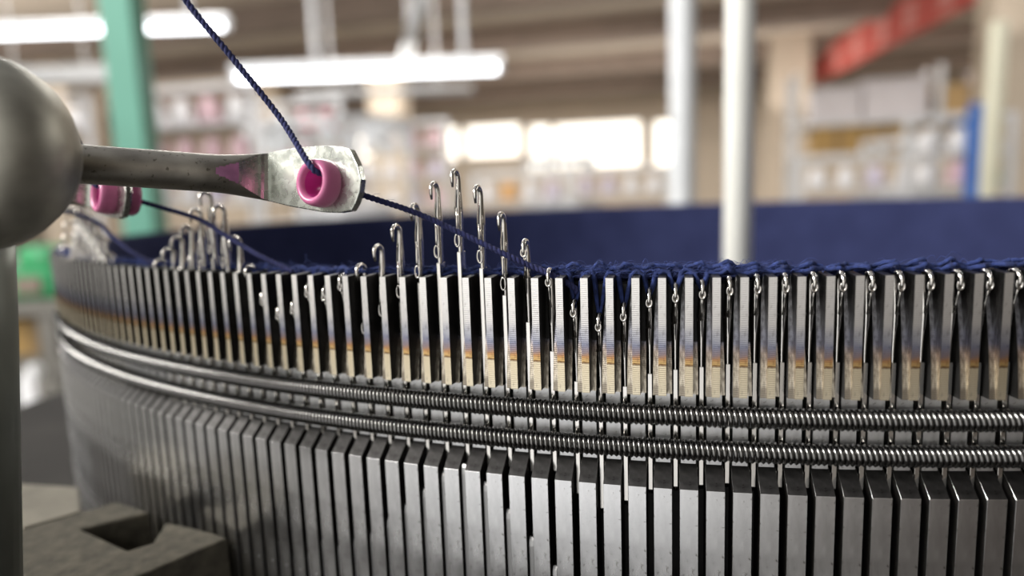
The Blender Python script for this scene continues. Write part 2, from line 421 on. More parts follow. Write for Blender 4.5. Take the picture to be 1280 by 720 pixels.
# ------------------------------------------------------------------ knitted fabric inside the cylinder
fab = empty('knitted_fabric')
tag(fab, 'navy blue knitted fabric tube hanging inside the cylinder, its looped edge on the rim', 'fabric')
mb = MB(); n = 360; rings = []
for r, z in [(225.6, -.6), (225.6, .15), (225.1, .35), (224.5, -.6), (224.0, -6), (222.9, -30), (218, -60), (209, -90), (190, -260)]:
    rings.append([((r+.12*sin(97*2*PI*i/n)+.15*random.random())*sin(2*PI*i/n), -(r+.12*sin(97*2*PI*i/n))*cos(2*PI*i/n), z+.12*random.random()) for i in range(n)])
mb.loft(rings, cap=False)
o = mb.build('fabric_tube', M['fabric'], fab, smooth=True)
# stitch loops: a two-ply strand that runs along the rim and rounds every needle
def loops(r0, z0, amp, rad, seed, lo, hi, dip):
    rnd = random.Random(seed); pts = []
    k = lo
    while k < hi:
        for t in range(8):
            kk = k+t/8; f = kk % 1.0                 # needles stand at .5
            near = math.exp(-((f-.5)/.17)**2)
            nk = math.floor(kk)+.5; hz = heights.get(nk, .3)
            zz = z0+.22*sin(kk*5.1+seed)+.12*rnd.uniform(-1, 1)
            rr = r0+amp*near+.15*rnd.uniform(-1, 1)
            if dip and hz < -.2:
                zz += near*(hz-1.2-z0); rr += near*.3
            elif hz < 1 and nk > 37: zz += near*.5
            a = PHI(kk); pts.append((rr*sin(a), -rr*cos(a), zz))
        k += 1
    return pts
mb = MB()
mb.tube(loops(226.6, .35, 1.35, .3, 1, -20, 80, True), .27, 6)
mb.tube(loops(226.2, .75, 1.2, .3, 2, -20, 80, True), .24, 6)
mb.tube(loops(225.9, .5, .2, .3, 3, -20, 43, False), .30, 6)
mb.tube(loops(225.7, .1, .2, .3, 3, 43, 80, False), .30, 6)
mb.tube(loops(226.9, .25, .9, .3, 5, 35, 46, True), .26, 6)
mb.tube(loops(226.4, .9, .6, .3, 6, 36, 44, False), .26, 6)
o = mb.build('stitch_loops', M['loop'], fab, smooth=True); o['label'] = 'brighter blue yarn loops along the rim'
mb = MB(); rnd = random.Random(11)
for i in range(900):
    k = rnd.choice([rnd.uniform(-15, 55), rnd.uniform(33, 46), rnd.uniform(20, 46)])
    a = PHI(k); r = rnd.uniform(225.6, 227.9); z = rnd.uniform(-.2, 1.0)
    L = rnd.uniform(.5, 2.2); hgt = abs(rnd.gauss(0, .55)); da = L/230*rnd.choice((-1, 1)); bend = rnd.uniform(-.5, .5)
    pts = []
    for t in (0, .25, .5, .75, 1):
        aa = a+da*t; rr = r+bend*t*t; zz = z+hgt*sin(PI*min(1, t*rnd.uniform(.7, 1.0)))
        pts.append((rr*sin(aa), -rr*cos(aa), zz))
    mb.tube(pts, .022, 3)
o = mb.build('fuzz', M['fuzz'], fab, smooth=True); o['kind'] = 'stuff'

# ------------------------------------------------------------------ yarn guides
def guide(name, rot, label):
    """clamp knob on a post, rod, flattened tip with a pink eyelet; built about the cylinder axis and turned by rot"""
    root = empty(name)
    Z = CF; base = Wm(402, 228, 79)
    ang = math.radians(33)
    e1 = (CR*cos(ang)-CF*sin(ang)); e2 = CU.copy(); nn = (-CF*cos(ang)-CR*sin(ang))      # plate: along, up, out of its face
    def hit(u, v):                                  # sight line on the plate's face (to trace the true outline)
        d = ray(u, v); c = CAM*1000; t = (base-c).dot(nn)/d.dot(nn); return c+d*t
    out = [(334, 191), (352, 187), (372, 184), (392, 182.5), (412, 182), (428, 183.5), (437, 186), (440, 192), (447, 207), (451, 224), (449, 240), (444, 254), (439, 263), (424, 265.5), (402, 265), (385, 262), (362, 258), (334, 251)]
    front = [hit(*q) for q in out]
    mb = MB(); mb.prism(front, (0, 0, 0), -nn*.9)
    cut = mb.build('tip_plate', M['plate'], root, bevel=.13, seg=2)
    # rod lofted into a milled flat
    mb = MB(); rings = []; crease = (hit(334, 191)+hit(334, 251))/2
    pE = crease - nn*.45
    pA = Wm(56, 202, 76); pB = pA.lerp(pE, .69)
    ax = (pE-pA).normalized()
    fwd = -CF; fwd = (fwd-ax*fwd.dot(ax)).normalized(); up = ax.cross(fwd)*-1
    if up.z < 0: up = -up
    idxs = []
    ctr = []; nrow = 72; NS = 60; info = []
    for i in range(NS+1):
        t = i/NS; t = t*.62 if False else t
        c = pA.lerp(pB, t/.66) if t < .66 else pB.lerp(pE, (t-.66)/.34)
        q = max(0, (t-.66)/.34)
        hu = 2.25+.1*t+.72*q*q*(1.6-.6*q); hf = 2.25+.1*t-.9*q**1.5; clip = 9 if q == 0 else hf*math.sqrt(1-min(.97, 1.12*q)**2)+.02
        ring = []; cl = []
        for k in range(nrow):
            a = 2*PI*k/nrow; x = hu*cos(a); y = hf*sin(a)
            cl.append(y > clip); ring.append(c+up*x+fwd*min(y, clip))
        rings.append(ring); info.append((t, cl))
    for i in range(NS):
        for k in range(nrow):
            j = (k+1) % nrow; flat = info[i+1][1][k] and info[i+1][1][j] and (info[i][1][k] or info[i][1][j])
            mb.m = (2 if info[i][0] < .83 else 1) if flat else 0
            mb.add([rings[i][k], rings[i][j], rings[i+1][j], rings[i+1][k]], [(0, 1, 2, 3)])
    mb.m = 0; mb.add(rings[0], [tuple(range(nrow))]); mb.add(rings[-1], [tuple(range(nrow))])
    me = mb.mesh('rod', [M['rod'], M['plate'], M['paint']])
    bm = bmesh.new(); bm.from_mesh(me); bmesh.ops.remove_doubles(bm, verts=bm.verts[:], dist=1e-6); bmesh.ops.recalc_face_normals(bm, faces=bm.faces[:])
    for f in bm.faces: f.smooth = f.material_index == 0
    bm.to_mesh(me); bm.free()
    rod = link('rod', me, root); rod['label'] = 'grey round rod with a milled flat stained magenta'
    # eyelet: a ceramic ring through the plate, its axis along nn
    ec = hit(406, 230)
    prof = [(1.72, 1.5), (1.86, 1.95), (2.12, 2.2), (2.42, 2.15), (2.66, 1.85), (2.78, 1.3), (2.82, .5), (2.82, .05), (2.5, -.95), (2.5, -1.2), (2.75, -1.5), (2.8, -2.8), (2.5, -3.3), (1.9, -3.4), (1.72, -2.9), (1.66, -.5)]
    rings = [[ec+e1*(r*cos(2*PI*q/40))+e2*(r*sin(2*PI*q/40))+nn*h for q in range(40)] for r, h in prof]
    mb = MB(); m_ = len(rings)
    for i in range(m_):
        j = (i+1) % m_; mb.m = 1 if i >= m_-3 else 0
        for q in range(40): mb.add([rings[i][q], rings[i][(q+1) % 40], rings[j][(q+1) % 40], rings[j][q]], [(0, 1, 2, 3)])
    me = mb.mesh('eyelet', [M['pink'], M['pink_in']])
    bm = bmesh.new(); bm.from_mesh(me); bmesh.ops.remove_doubles(bm, verts=bm.verts[:], dist=1e-6); bmesh.ops.recalc_face_normals(bm, faces=bm.faces[:])
    for f in bm.faces: f.smooth = True
    bm.to_mesh(me); bm.free()
    ey = link('eyelet', me, root); ey['label'] = 'pink ceramic eyelet with a magenta bore'
    # clamp knob: a heavy domed disc facing along the sight line, with a shallow cup
    kc = Wm(-49, 187, 65); mb = MB(); kq = 1.06
    kp = [(0.01, 3.2), (3.4, 3.1), (4.2, 3.9), (6.2, 3.6), (7.9, 2.6), (9.0, 1.0), (9.35, -1.0), (9.1, -3.2), (8.0, -5.4), (6.0, -7), (3.2, -8), (.01, -8.2)]
    mb.loft([[kc+CR*(kq*r*cos(2*PI*q/48))+CU*(kq*r*sin(2*PI*q/48))-CF*h for q in range(48)] for r, h in kp])
    o = mb.build('clamp_knob', M['knob'], root, smooth=True); o['label'] = 'big round grey clamp knob'
    return root, ec, nn, e1, e2, ey
g1, EC, NN, E1, E2, EY = guide('yarn_guide', 0, '')
tag(g1, 'sharp steel yarn guide rod with flat tip and pink eyelet above the needles', 'yarn guide', 'yarn guides')
# bore the hole the eyelet sits in
tip = [c for c in g1.children if c.name.startswith('tip_plate')][0]
def bore(o, c, n, r):
    mb = MB(); e = n.orthogonal().normalized(); f = n.cross(e)
    mb.loft([[c+n*h+e*(r*cos(2*PI*q/40))+f*(r*sin(2*PI*q/40)) for q in range(40)] for h in (-4, 4)])
    t = mb.build('bore', M['plate'])
    md = o.modifiers.new('bore', 'BOOLEAN'); md.operation = 'DIFFERENCE'; md.object = t; md.solver = 'EXACT'
    dg = bpy.context.evaluated_depsgraph_get(); me = bpy.data.meshes.new_from_object(o.evaluated_get(dg))
    o.modifiers.clear(); o.data = me; bpy.data.objects.remove(t)
bore(tip, EC, NN, 2.52)
def copy_tree(o, parent=None):
    c = o.copy(); COL.objects.link(c)
    if parent: c.parent = parent
    for ch in o.children: copy_tree(ch, c)
    return c
def post_of(g, u, v0, d):
    pass
for ang, lab in ((-.174, 'blurred yarn guide with pink eyelet behind the sharp rod, second from the front'), (-.325, 'most distant blurred yarn guide, its small pink eyelet beside the round knob')):
    g = copy_tree(g1); g.rotation_euler = (0, 0, ang); g['label'] = lab
    g['category'] = 'yarn guide'; g['group'] = 'yarn guides'
# the post that carries the first guide
mb = MB(); mb.tube([Wm(-42, 262, 84), Wm(-36, 420, 84), Wm(-30, 760, 84)], 4.9, 24)
o = mb.build('guide_post', M['postgrey'], None, smooth=True); tag(o, 'blurred grey upright post under the round knob at the frame edge', 'post')

# ------------------------------------------------------------------ yarns
def yarn_obj(name, pts, label, rad=.40, mat='yarn', fibres=150, seed=3, group='blue feed yarns'):
    # smooth the path, then wind two plies round it
    pts = [Vector(p) for p in pts]; dense = []
    for i in range(len(pts)-1):
        p0, p1, p2, p3 = pts[max(i-1, 0)], pts[i], pts[i+1], pts[min(i+2, len(pts)-1)]
        L = (p2-p1).length; n = max(2, int(L/.12))
        for j in range(n):
            t = j/n
            dense.append(.5*((2*p1)+(-p0+p2)*t+(2*p0-5*p1+4*p2-p3)*t*t+(-p0+3*p1-3*p2+p3)*t**3))
    dense.append(pts[-1])
    mb = MB(); s = 0; rings = [[], []]; x = None
    A, B = [], []
    for i, c in enumerate(dense):
        t = (dense[min(i+1, len(dense)-1)]-dense[max(i-1, 0)]).normalized()
        x = (Vector((.3, .2, .9)).cross(t) if x is None else x-t*x.dot(t)).normalized(); y = t.cross(x)
        if i: s += (c-dense[i-1]).length
        a = s*2*PI/1.25
        off = x*cos(a)+y*sin(a)
        A.append(c+off*rad*.34); B.append(c-off*rad*.34)
    mb.tube(A, rad*.66, 8); mb.tube(B, rad*.66, 8)
    rnd = random.Random(seed)
    for i in range(fibres):
        j = rnd.randrange(len(dense)); d = Vector((rnd.gauss(0, 1), rnd.gauss(0, 1), rnd.gauss(0, 1))).normalized()
        t = (dense[min(j+3, len(dense)-1)]-dense[max(j-3, 0)]).normalized()
        q = dense[j]; L = rnd.uniform(.4, 1.3)
        mb.tube([q, q+d*L*.5+t*L*.4, q+d*L*.7+t*L], .015, 3)
    o = mb.build(name, M[mat], None, smooth=True); tag(o, label, 'yarn', group); return o
Y = [Wm(-60, -440, 70), Wm(172, -90, 74), Wm(232, 0, 75.5), Wm(300, 84, 77), Wm(352, 150, 78)]
Y += [EC+NN*2.75+E2*1.55+E1*.85, EC+NN*.6+E2*.85+E1*1.0, EC-NN*3.5-E2*.6+E1*1.25]
Y += [on_cyl(520, 266, 230.9), on_cyl(575, 291, 230.5), on_cyl(629, 317, 229.9), on_cyl(660, 331, 228.9), on_cyl(688, 343, 228.3), on_cyl(716, 358, 227.9), on_cyl(722, 368, 227.3)]
yarn_obj('feed_yarn', Y, 'thin navy yarn running down through the pink eyelet to the raised needles', .40)
def turned(pts, a):
    c, s = cos(a), sin(a); return [Vector((c*p.x-s*p.y, s*p.x+c*p.y, p.z)) for p in pts]
yarn_obj('feed_yarn', turned(Y[3:13], -.174), 'blurred blue yarn from the second eyelet to the needle cluster under the rod', .40, fibres=0)
yarn_obj('feed_yarn', turned(Y[3:13], -.325), 'blurred blue yarn from the most distant eyelet beside the round knob', .40, fibres=0)

# ------------------------------------------------------------------ machine bed and cam block
bed = empty('machine_bed', (0, 0, -1.2))
tag(bed, 'round cast iron machine bed carrying the needle cylinder', 'machine bed')
mb = MB(); mb.rings_z([(212, 1080), (236, 1080), (236, 1110), (212, 1110)], 120, closed=True)
mb.rings_z([(236, 1075), (330, 1075), (330, 1112), (236, 1112)], 120, closed=True)
mb.build('bed_ring', M['bed'], bed, smooth=False)
for a in (.5, 2.6, 4.7):
    mb = MB(); mb.rings_z([(70, 0), (70, 40), (45, 80), (40, 1040), (60, 1075)], 24, (265*cos(a), 265*sin(a), 0)); mb.build('leg', M['bed'], bed, smooth=True)
def topz(u, v): q = on_z(u, v, -43); return Vector((q.x, q.y))
def block():
    zt, zb = -43, -88
    # the outline of the block's top seen in the photo, as a plan
    c1 = topz(285, 672); c2 = topz(262, 665); c3 = topz(225, 656); c4 = topz(196, 650)
    nw = topz(192, 678); sw = topz(160, 688); wpt = topz(100, 661); ne = topz(187, 640); bk = topz(145, 627)
    l1 = topz(20, 664); l2 = topz(-60, 700); f1 = topz(180, 717); f2 = topz(120, 742)
    plan = [c1, c2, c3, topz(207, 653), nw, sw, wpt, ne, bk, l1, l2, f2, f1]
    mb = MB(); mb.prism([(q.x, q.y, 0) for q in plan], (0, 0, zb), (0, 0, zt))
    o = mb.build('cam_block', M['cast'], None, bevel=.35, seg=2)
    return o
cb = block(); tag(cb, 'rough grey cast iron cam block with a dark square notch, at lower left', 'cam block', 'cam blocks')
mb = MB(); q = [topz(28, 652), topz(100, 632), topz(98, 602), topz(24, 598), topz(-60, 640)]
mb.prism([(p.x, p.y, 0) for p in q], (0, 0, -88), (0, 0, -44)); o = mb.build('cam_block', M['cast2'], None, bevel=.4, seg=2)
tag(o, 'smoother pale cam block behind the notched one, farther round the cylinder', 'cam block', 'cam blocks')
mb = MB(); g = on_z(206, 669, -43)
mb.rings_z([(1.3, -46), (1.3, -42.6), (.9, -42.1), (.01, -42)], 16, (on_z(208, 668, -43).x, on_z(208, 668, -43).y, 0))

# ------------------------------------------------------------------ posts near the cylinder
M['chrome'] = simple('glossy_ivory_enamel', (.86, .86, .80), .25, 0, .03)
M['white'] = simple('white_enamel', (.80, .82, .84), .35, 0, .05)
M['cream'] = simple('cream_enamel', (.78, .75, .58), .4, 0, .06)
M['mint'] = simple('green_enamel', (.14, .40, .30), .35, 0, .08, 5)
M['grey'] = simple('grey_painted_steel', (.45, .45, .45), .5, .1, .1, 8)
M['pale'] = simple('pale_painted_steel', (.70, .70, .71), .4, .2, .08, 8)
def upright(name, u, v, d, rad, z0, z1, mat, label, cat='post', group=None, n=24):
    c = W(u, v, d); mb = MB(); r = rad
    mb.rings_z([(r*1.0, z0), (r, z1-.2*r), (r*.9, z1), (.001, z1+.02*r)], n, (c.x, c.y, 0))
    o = mb.build(name, mat, None, smooth=True, scale=1.0)
    tag(o, label, cat, group); return o
upright('support_post', 922, 300, .26, .0055, -.35, .45, M['chrome'], 'glossy ivory post standing inside the cylinder in front of the blue fabric')
upright('machine_post', 853, 200, 1.0, .019, -1.2, 1.2, M['white'], 'tall white post standing just beyond the far fabric edge')
upright('machine_post', 1243, 120, 4.0, .05, -1.2, .94, M['cream'], 'pale yellow post with rounded top in front of the storage shelves')
c = W(162, 90, 1.6); mb = MB(); hw = .038
th = math.radians(16)
sq = [(hw*x*cos(th)-hw*y*sin(th), hw*x*sin(th)+hw*y*cos(th), 0) for x, y in ((-1, -1), (1, -1), (1, 1), (-1, 1))]
mb.prism([(c.x+x, c.y+y, 0) for x, y, _ in sq], (0, 0, -1.2), (0, 0, 1.0))
o = mb.build('machine_post', M['mint'], None, scale=1.0, bevel=.004); tag(o, 'square green painted machine post behind the guide rod', 'post')

# ------------------------------------------------------------------ the hall
M['ceil'] = simple('beige_ceiling', (.48, .40, .32), .9, 0, .08, 1.5)
M['beam'] = simple('brown_beam', (.24, .185, .15), .85, 0, .1, 2)
M['wall'] = simple('beige_wall', (.50, .42, .33), .9, 0, .08, 1)
M['floor'] = simple('pale_terrazzo_floor', (.16, .155, .14), .6, 0, .12, 3)
FZ, CZ = -1.2, 3.4
def struct(name, mb, mat, **kw):
    o = mb.build(name, mat, None, scale=1.0, **kw); o['kind'] = 'structure'; return o
mb = MB(); mb.box((-40, -.6, FZ-.1), (24, 24, FZ)); struct('floor', mb, M['floor'])
mb = MB(); mb.box((-40, 4, CZ), (24, 24, CZ+.2)); struct('ceiling', mb, M['ceil'])
BY = 22.0
# back wall with real window openings
wins = [(553, 573, 158, 200), (582, 650, 156, 196), (662, 688, 156, 218), (693, 801, 153, 208), (817, 846, 150, 208), (444, 466, 168, 200)]
def back(u, v):
    d = ray(u, v); t = (BY-CAM.y)/d.y; return CAM+d*t
rects = sorted([(back(a, (c_+d_)/2).x, back(b_, (c_+d_)/2).x, back((a+b_)/2, d_).z, back((a+b_)/2, c_).z) for a, b_, c_, d_ in wins])
mb = MB(); x = -40
for (x0, x1, z0, z1) in rects:
    mb.box((x, BY, FZ), (x0, BY+.25, CZ)); mb.box((x0, BY, FZ), (x1, BY+.25, z0)); mb.box((x0, BY, z1), (x1, BY+.25, CZ)); x = x1
mb.box((x, BY, FZ), (24, BY+.25, CZ)); struct('wall_back', mb, M['wall'])
M['day'] = emit('daylit_window_glass', (1.0, .95, .85), 2.0)
for i, (x0, x1, z0, z1) in enumerate(rects):
    e = empty(f'window_{i+1}', ((x0+x1)/2, BY+.1, z0)); e['kind'] = 'structure'
    w, h = (x1-x0)/2, z1-z0; t = .03
    mb = MB(); mb.box((-w, -.05, 0), (-w+t, .05, h)); mb.box((w-t, -.05, 0), (w, .05, h)); mb.box((-w+t, -.05, 0), (w-t, .05, t)); mb.box((-w+t, -.05, h-t), (w-t, .05, h))
    mb.build('window_frame', M['pale'], e, scale=1.0)
    mb = MB(); mb.box((-w+t, 0, t), (w-t, .02, h-t)); mb.build('window_pane', M['day'], e, scale=1.0)
for i, y in enumerate((10.2, 13.2, 16.6, 20)):
    mb = MB(); mb.box((-40, y, CZ-.42), (24, y+.5, CZ)); struct(f'trim_{i+1}', mb, M['beam'])
# pillars
for i, (u, d, w) in enumerate(((988, 15, .42), (1266, 8, .25), (478, 16, .4), (330, 18, .4), (60, 15, .5))):
    c = W(u, 120, d); mb = MB(); mb.box((c.x-w, c.y, FZ), (c.x+w, c.y+2*w, CZ)); struct(f'trim_{i+10}', mb, M['wall'])

# fluorescent lamps on rods
M['tube'] = emit('lit_fluorescent_tube', (.93, .96, 1.0), 6.0)
def batten(p, q, rods, label, w=.035, lit=True):
    p, q = Vector(p), Vector(q); q.z = p.z = (p.z+q.z)/2
    d = q-p; L = d.length; a = math.atan2(d.y, d.x)
    e = empty('batten_lamp', p, a); tag(e, label, 'lamp', 'hanging fluorescent lamps')
    mb = MB(); mb.prism([(0, -w*1.5, .02), (0, -w*.6, .06), (0, w*.6, .06), (0, w*1.5, .02), (0, w*1.5, .012), (0, -w*1.5, .012)], (0, 0, 0), (L, 0, 0))
    mb.build('housing', M['white'], e, scale=1.0)
    mb = MB(); mb.tube([(.03, 0, -.015), (L-.03, 0, -.015)], .021, 12)
    mb.build('tube', M['tube'] if lit else M['white'], e, scale=1.0, smooth=True)
    for x in (.012, L-.012):
        mb = MB(); mb.box((x-.012, -.025, -.04), (x+.012, .025, .02)); mb.build('end_cap', M['pale'], e, scale=1.0)
    for t in rods:
        mb = MB(); mb.tube([(L*t, 0, .05), (L*t, 0, CZ-p.z)], .022, 8); mb.build('hanging_rod', M['pale'], e, scale=1.0)
    return e
batten(W(292, 97, 4.0), W(628, 80, 4.0), (.31, .86), 'lit fluorescent lamp hanging on two rods, above the pink eyelet', .05)
batten(W(-60, 48, 4.6), W(285, 24, 4.6), (.1, .86), 'lit fluorescent lamp passing behind the green post', .05)
batten(W(532, 34, 5.6), W(500, 64, 9), (.5,), 'unlit pale batten lamp seen end on, above the right end of the lit lamp', .05, False)
batten(W(372, 120, 8.5), W(590, 112, 8.5), (.2, .8), 'unlit pale batten lamp below and beyond the lit one', .06, False)
# cable tray
mb = MB(); a_, b_ = W(-40, 96, 6.5), W(140, 88, 6.5); z = a_.z
mb.prism([(a_.x, a_.y, z-.08), (a_.x, a_.y+.25, z-.08), (a_.x, a_.y+.25, z+.08), (a_.x, a_.y, z+.08)], (0, 0, 0), (b_.x-a_.x, b_.y-a_.y, 0))
o = empty('cable_tray'); mb.build('tray', M['grey'], o, scale=1.0)
for t in (.25, .75):
    q = a_.lerp(b_, t); mb = MB(); mb.tube([(q.x, q.y+.12, z+.08), (q.x, q.y+.12, CZ)], .012, 6); mb.build('hanging_rod', M['grey'], o, scale=1.0)
tag(o, 'grey overhead cable tray left of the green post', 'cable tray')

# red banner with pale lettering strokes
M['red'] = simple('red_banner_cloth', (.50, .09, .07), .8, 0, .1, 3)
M['letter'] = simple('pale_banner_paint', (.72, .36, .32), .7, 0, .08, 3)
p0, p1 = W(1017, 79, 16), W(1250, -28, 8.6); zc = (p0.z+p1.z)/2; hb = .34
d = Vector((p1.x-p0.x, p1.y-p0.y, 0)); Lb = d.length; ab = math.atan2(d.y, d.x)
e = empty('banner', (p0.x, p0.y, zc), ab); tag(e, 'long red cloth banner with pale characters under the ceiling at right', 'banner')
mb = MB(); mb.box((0, -.01, -hb), (Lb, .01, hb)); mb.build('cloth', M['red'], e, scale=1.0)
for i, t in enumerate((.21, .36, .52, .67, .82, .95)):
    mb = MB(); x = Lb*t; w_ = .2 + .02*(i % 2)
    bars = [(x-w_, x+w_, zz-.028, zz+.028) for zz in (-.16, 0, .16)]+[(x+xx-.03, x+xx+.03, -.22, .22) for xx in ((-.13, .05) if i % 2 else (0, .16))]
    for j, (xa, xb, za, zd) in enumerate(bars): mb.box((xa, -.016-.0003*j, za), (xb, -.0101, zd))
    mb.build('character', M['letter'], e, scale=1.0)
for x in (.02, Lb*.5, Lb-.02):
    mb = MB(); mb.tube([(x, 0, hb), (x, 0, CZ-zc)], .008, 6); mb.build('hanging_cord', M['pale'], e, scale=1.0)

# ------------------------------------------------------------------ creels of yarn cones, machines, shelves in the blurred distance
conecols = {'white': (.80, .78, .78), 'pink': (.72, .50, .54), 'lilac': (.62, .56, .66), 'cream': (.74, .68, .52), 'orange': (.72, .40, .16), 'rose': (.55, .16, .20), 'green': (.10, .30, .16), 'blue': (.10, .20, .50)}
CONE = {}
for kname, cc in conecols.items():
    mm = simple('yarn_'+kname, cc, .85, 0, .08, 60); core = M['grey']
    mb = MB(); mb.m = 0
    mb.rings_z([(.02, 0), (.072, .0), (.080, .012), (.080, .03), (.052, .165), (.046, .175), (.02, .175)], 20)
    me1 = mb.mesh('winding', mm, smooth=True, scale=1.0)
    mb = MB(); mb.rings_z([(.026, -.008), (.016, .19), (.012, .19), (.02, -.008)], 14, closed=True); me2 = mb.mesh('cone_core', core, smooth=True, scale=1.0)
    CONE[kname] = (me1, me2)
def cone(loc, col, label, group):
    e = empty('yarn_cone', loc); tag(e, label, 'yarn cone', group)
    link('winding', CONE[col][0], e); link('cone_core', CONE[col][1], e)
def creel(u, d, cols, rows, dx, z0, dz, pal, label, where, seed, ang=0):
    rnd = random.Random(seed); c = W(u, 240, d); w = dx*(cols-1)/2+.14
    e = empty('creel', (c.x, c.y, FZ), ang); tag(e, label, 'creel', 'yarn creels')
    top = z0+dz*(rows-1)+.28-FZ
    for x in (-w, w):
        mb = MB(); mb.box((x-.022, -.022, 0), (x+.022, .022, top)); mb.build('upright', M['pale'], e, scale=1.0)
    for r in range(rows):
        z = z0+dz*r-FZ
        mb = MB(); mb.box((-w+.022, -.07, z-.03), (w-.022, .07, z-.009)); mb.build('shelf_rail', M['pale'], e, scale=1.0)
    mb = MB(); mb.box((-w+.022, -.02, top-.04), (w-.022, .02, top)); mb.build('top_rail', M['pale'], e, scale=1.0)
    by = {}
    for r in range(rows):
        for k in range(cols):
            x = dx*(k-(cols-1)/2); col = rnd.choice(pal)
            cone((c.x+x*cos(ang), c.y+x*sin(ang), z0+dz*r), col, f'blurred {col} yarn cone on {where}', f'{col} yarn cones on {where}')
creel(255, 5.2, 4, 3, .24, .06, .30, ['white', 'white', 'lilac', 'pink'], 'pale yarn creel right of the green post', 'the creel right of the green post', 1)
creel(372, 6.4, 4, 3, .24, .10, .30, ['white', 'white', 'pink', 'rose'], 'pale yarn creel between the feed yarn and the eyelet', 'the creel behind the feed yarn', 2)
creel(505, 7.4, 4, 3, .26, -.05, .32, ['white', 'white', 'lilac', 'pink'], 'pale yarn creel behind the sharp raised hooks', 'the creel behind the raised hooks', 3)
creel(650, 6.6, 4, 1, .22, -.02, .3, ['white', 'white', 'orange', 'lilac'], 'low pale yarn creel below the wide bright window', 'the creel below the bright window', 4)
creel(775, 7.2, 4, 1, .24, .02, .3, ['white', 'orange', 'lilac', 'white'], 'low pale yarn creel left of the white post', 'the creel left of the white post', 5)
creel(1075, 6.0, 4, 1, .24, .0, .26, ['white', 'pink', 'lilac', 'white'], 'low pale yarn creel right of the ivory post', 'the creel right of the ivory post', 6)
creel(1195, 5.2, 3, 2, .22, .0, .24, ['white', 'pink', 'white', 'green'], 'pale yarn creel before the pale yellow post', 'the creel before the yellow post', 7)
creel(60, 6.0, 4, 3, .26, .1, .32, ['white', 'cream', 'pink'], 'pale yarn creel left of the green post', 'the creel left of the green post', 8)

# circular knitting machines farther down the hall
def machine(u, d, label):
    c = W(u, 240, d); e = empty('knitting_machine', (c.x, c.y, FZ)); tag(e, label, 'knitting machine', 'distant knitting machines')
    mb = MB(); mb.rings_z([(.34, .98), (.56, .98), (.58, 1.0), (.58, 1.08), (.56, 1.1), (.34, 1.1)], 40, closed=True); mb.build('bed', M['grey'], e, scale=1.0)
    mb = MB(); mb.rings_z([(.30, 1.1), (.33, 1.1), (.33, 1.2), (.30, 1.2)], 40, closed=True); mb.build('cylinder', M['pale'], e, scale=1.0)
    for i in range(3):
        a = i*2*PI/3+.4; mb = MB(); mb.box((.46*cos(a)-.05, .46*sin(a)-.05, 0), (.46*cos(a)+.05, .46*sin(a)+.05, .98)); mb.build('leg', M['mint'], e, scale=1.0, bevel=.006)
        mb = MB(); mb.rings_z([(.022, 1.1), (.022, 1.72)], 12, (.46*cos(a), .46*sin(a), 0)); mb.build('upright', M['pale'], e, scale=1.0, smooth=True)
    mb = MB(); mb.rings_z([(.42, 1.70), (.50, 1.70), (.50, 1.75), (.42, 1.75)], 40, closed=True); mb.build('feeder_ring', M['pale'], e, scale=1.0)
    for i in range(10):
        a = i*2*PI/10; mb = MB(); mb.rings_z([(.03, 1.55), (.035, 1.56), (.035, 1.69), (.02, 1.70)], 12, (.47*cos(a), .47*sin(a), 0)); mb.build('feeder', M['white'], e, scale=1.0, smooth=True)
machine(430, 4.6, 'knitting machine beyond the left rim, under the lit hanging lamp')
machine(700, 9.5, 'small distant knitting machine under the bright windows')
machine(1130, 8.2, 'distant knitting machine in front of the cartons at right')

# storage shelving with cartons and bins
M['carton'] = simple('brown_cardboard', (.50, .32, .12), .85, 0, .12, 6)
M['carton2'] = simple('dark_cardboard', (.30, .20, .10), .85, 0, .12, 6)
M['bin'] = simple('white_plastic_bin', (.74, .70, .72), .5, 0, .05, 5)
M['bluebox'] = simple('blue_plastic', (.05, .16, .50), .5, 0, .1, 5)
sd = 11.0
def at(u, v): return W(u, v, sd)
s0, s1 = at(985, 200), at(1310, 190); yy = s0.y
def X(u): return at(u, 180).x
def Zv(u, v): return at(u, v).z
sh = empty('storage_shelf', ((X(985)+X(1310))/2, yy, FZ)); tag(sh, 'long pale storage shelf at right carrying bins above cartons', 'shelf')
hw = (X(1310)-X(985))/2
zb1 = Zv(1100, 152)-FZ; zb2 = Zv(1100, 192)-FZ
for z in (zb1, zb2, .5):
    mb = MB(); mb.box((-hw, -.35, z-.09), (hw, .35, z)); mb.build('board', M['pale'], sh, scale=1.0)
for x in (-hw+.04, 0, hw-.04):
    for y in (-.3, .3):
        mb = MB(); mb.box((x-.04, y-.04, 0), (x+.04, y+.04, zb1+.75)); mb.build('upright', M['pale'], sh, scale=1.0)
def carton(u0, u1, v0, zb, mat, name, label, cat, dy=0):
    x0, x1 = X(u0), X(u1); h = Zv((u0+u1)/2, v0)-(zb+FZ)
    e = empty(name, ((x0+x1)/2, yy+dy, zb+FZ)); tag(e, label, cat)
    w = (x1-x0)/2
    mb = MB()
    if name == 'storage_bin':
        mb.box((-w, -.25, 0), (w, .25, h)); mb.build('body', mat, e, scale=1.0, bevel=.02)
        mb = MB(); mb.box((-w-.02, -.27, h), (w+.02, .27, h+.04)); mb.build('lid', mat, e, scale=1.0)
    else:
        mb.box((-w, -.25, 0), (w, .25, h)); mb.build('box', mat, e, scale=1.0)
        mb = MB(); mb.box((-.04, -.2515, 0), (.04, .2515, h+.001)); mb.build('tape', M['carton2'] if mat is M['carton'] else M['carton'], e, scale=1.0)
carton(1010, 1064, 118, zb1, M['bin'], 'storage_bin', 'pale storage bin at the left end of the upper shelf', 'bin')
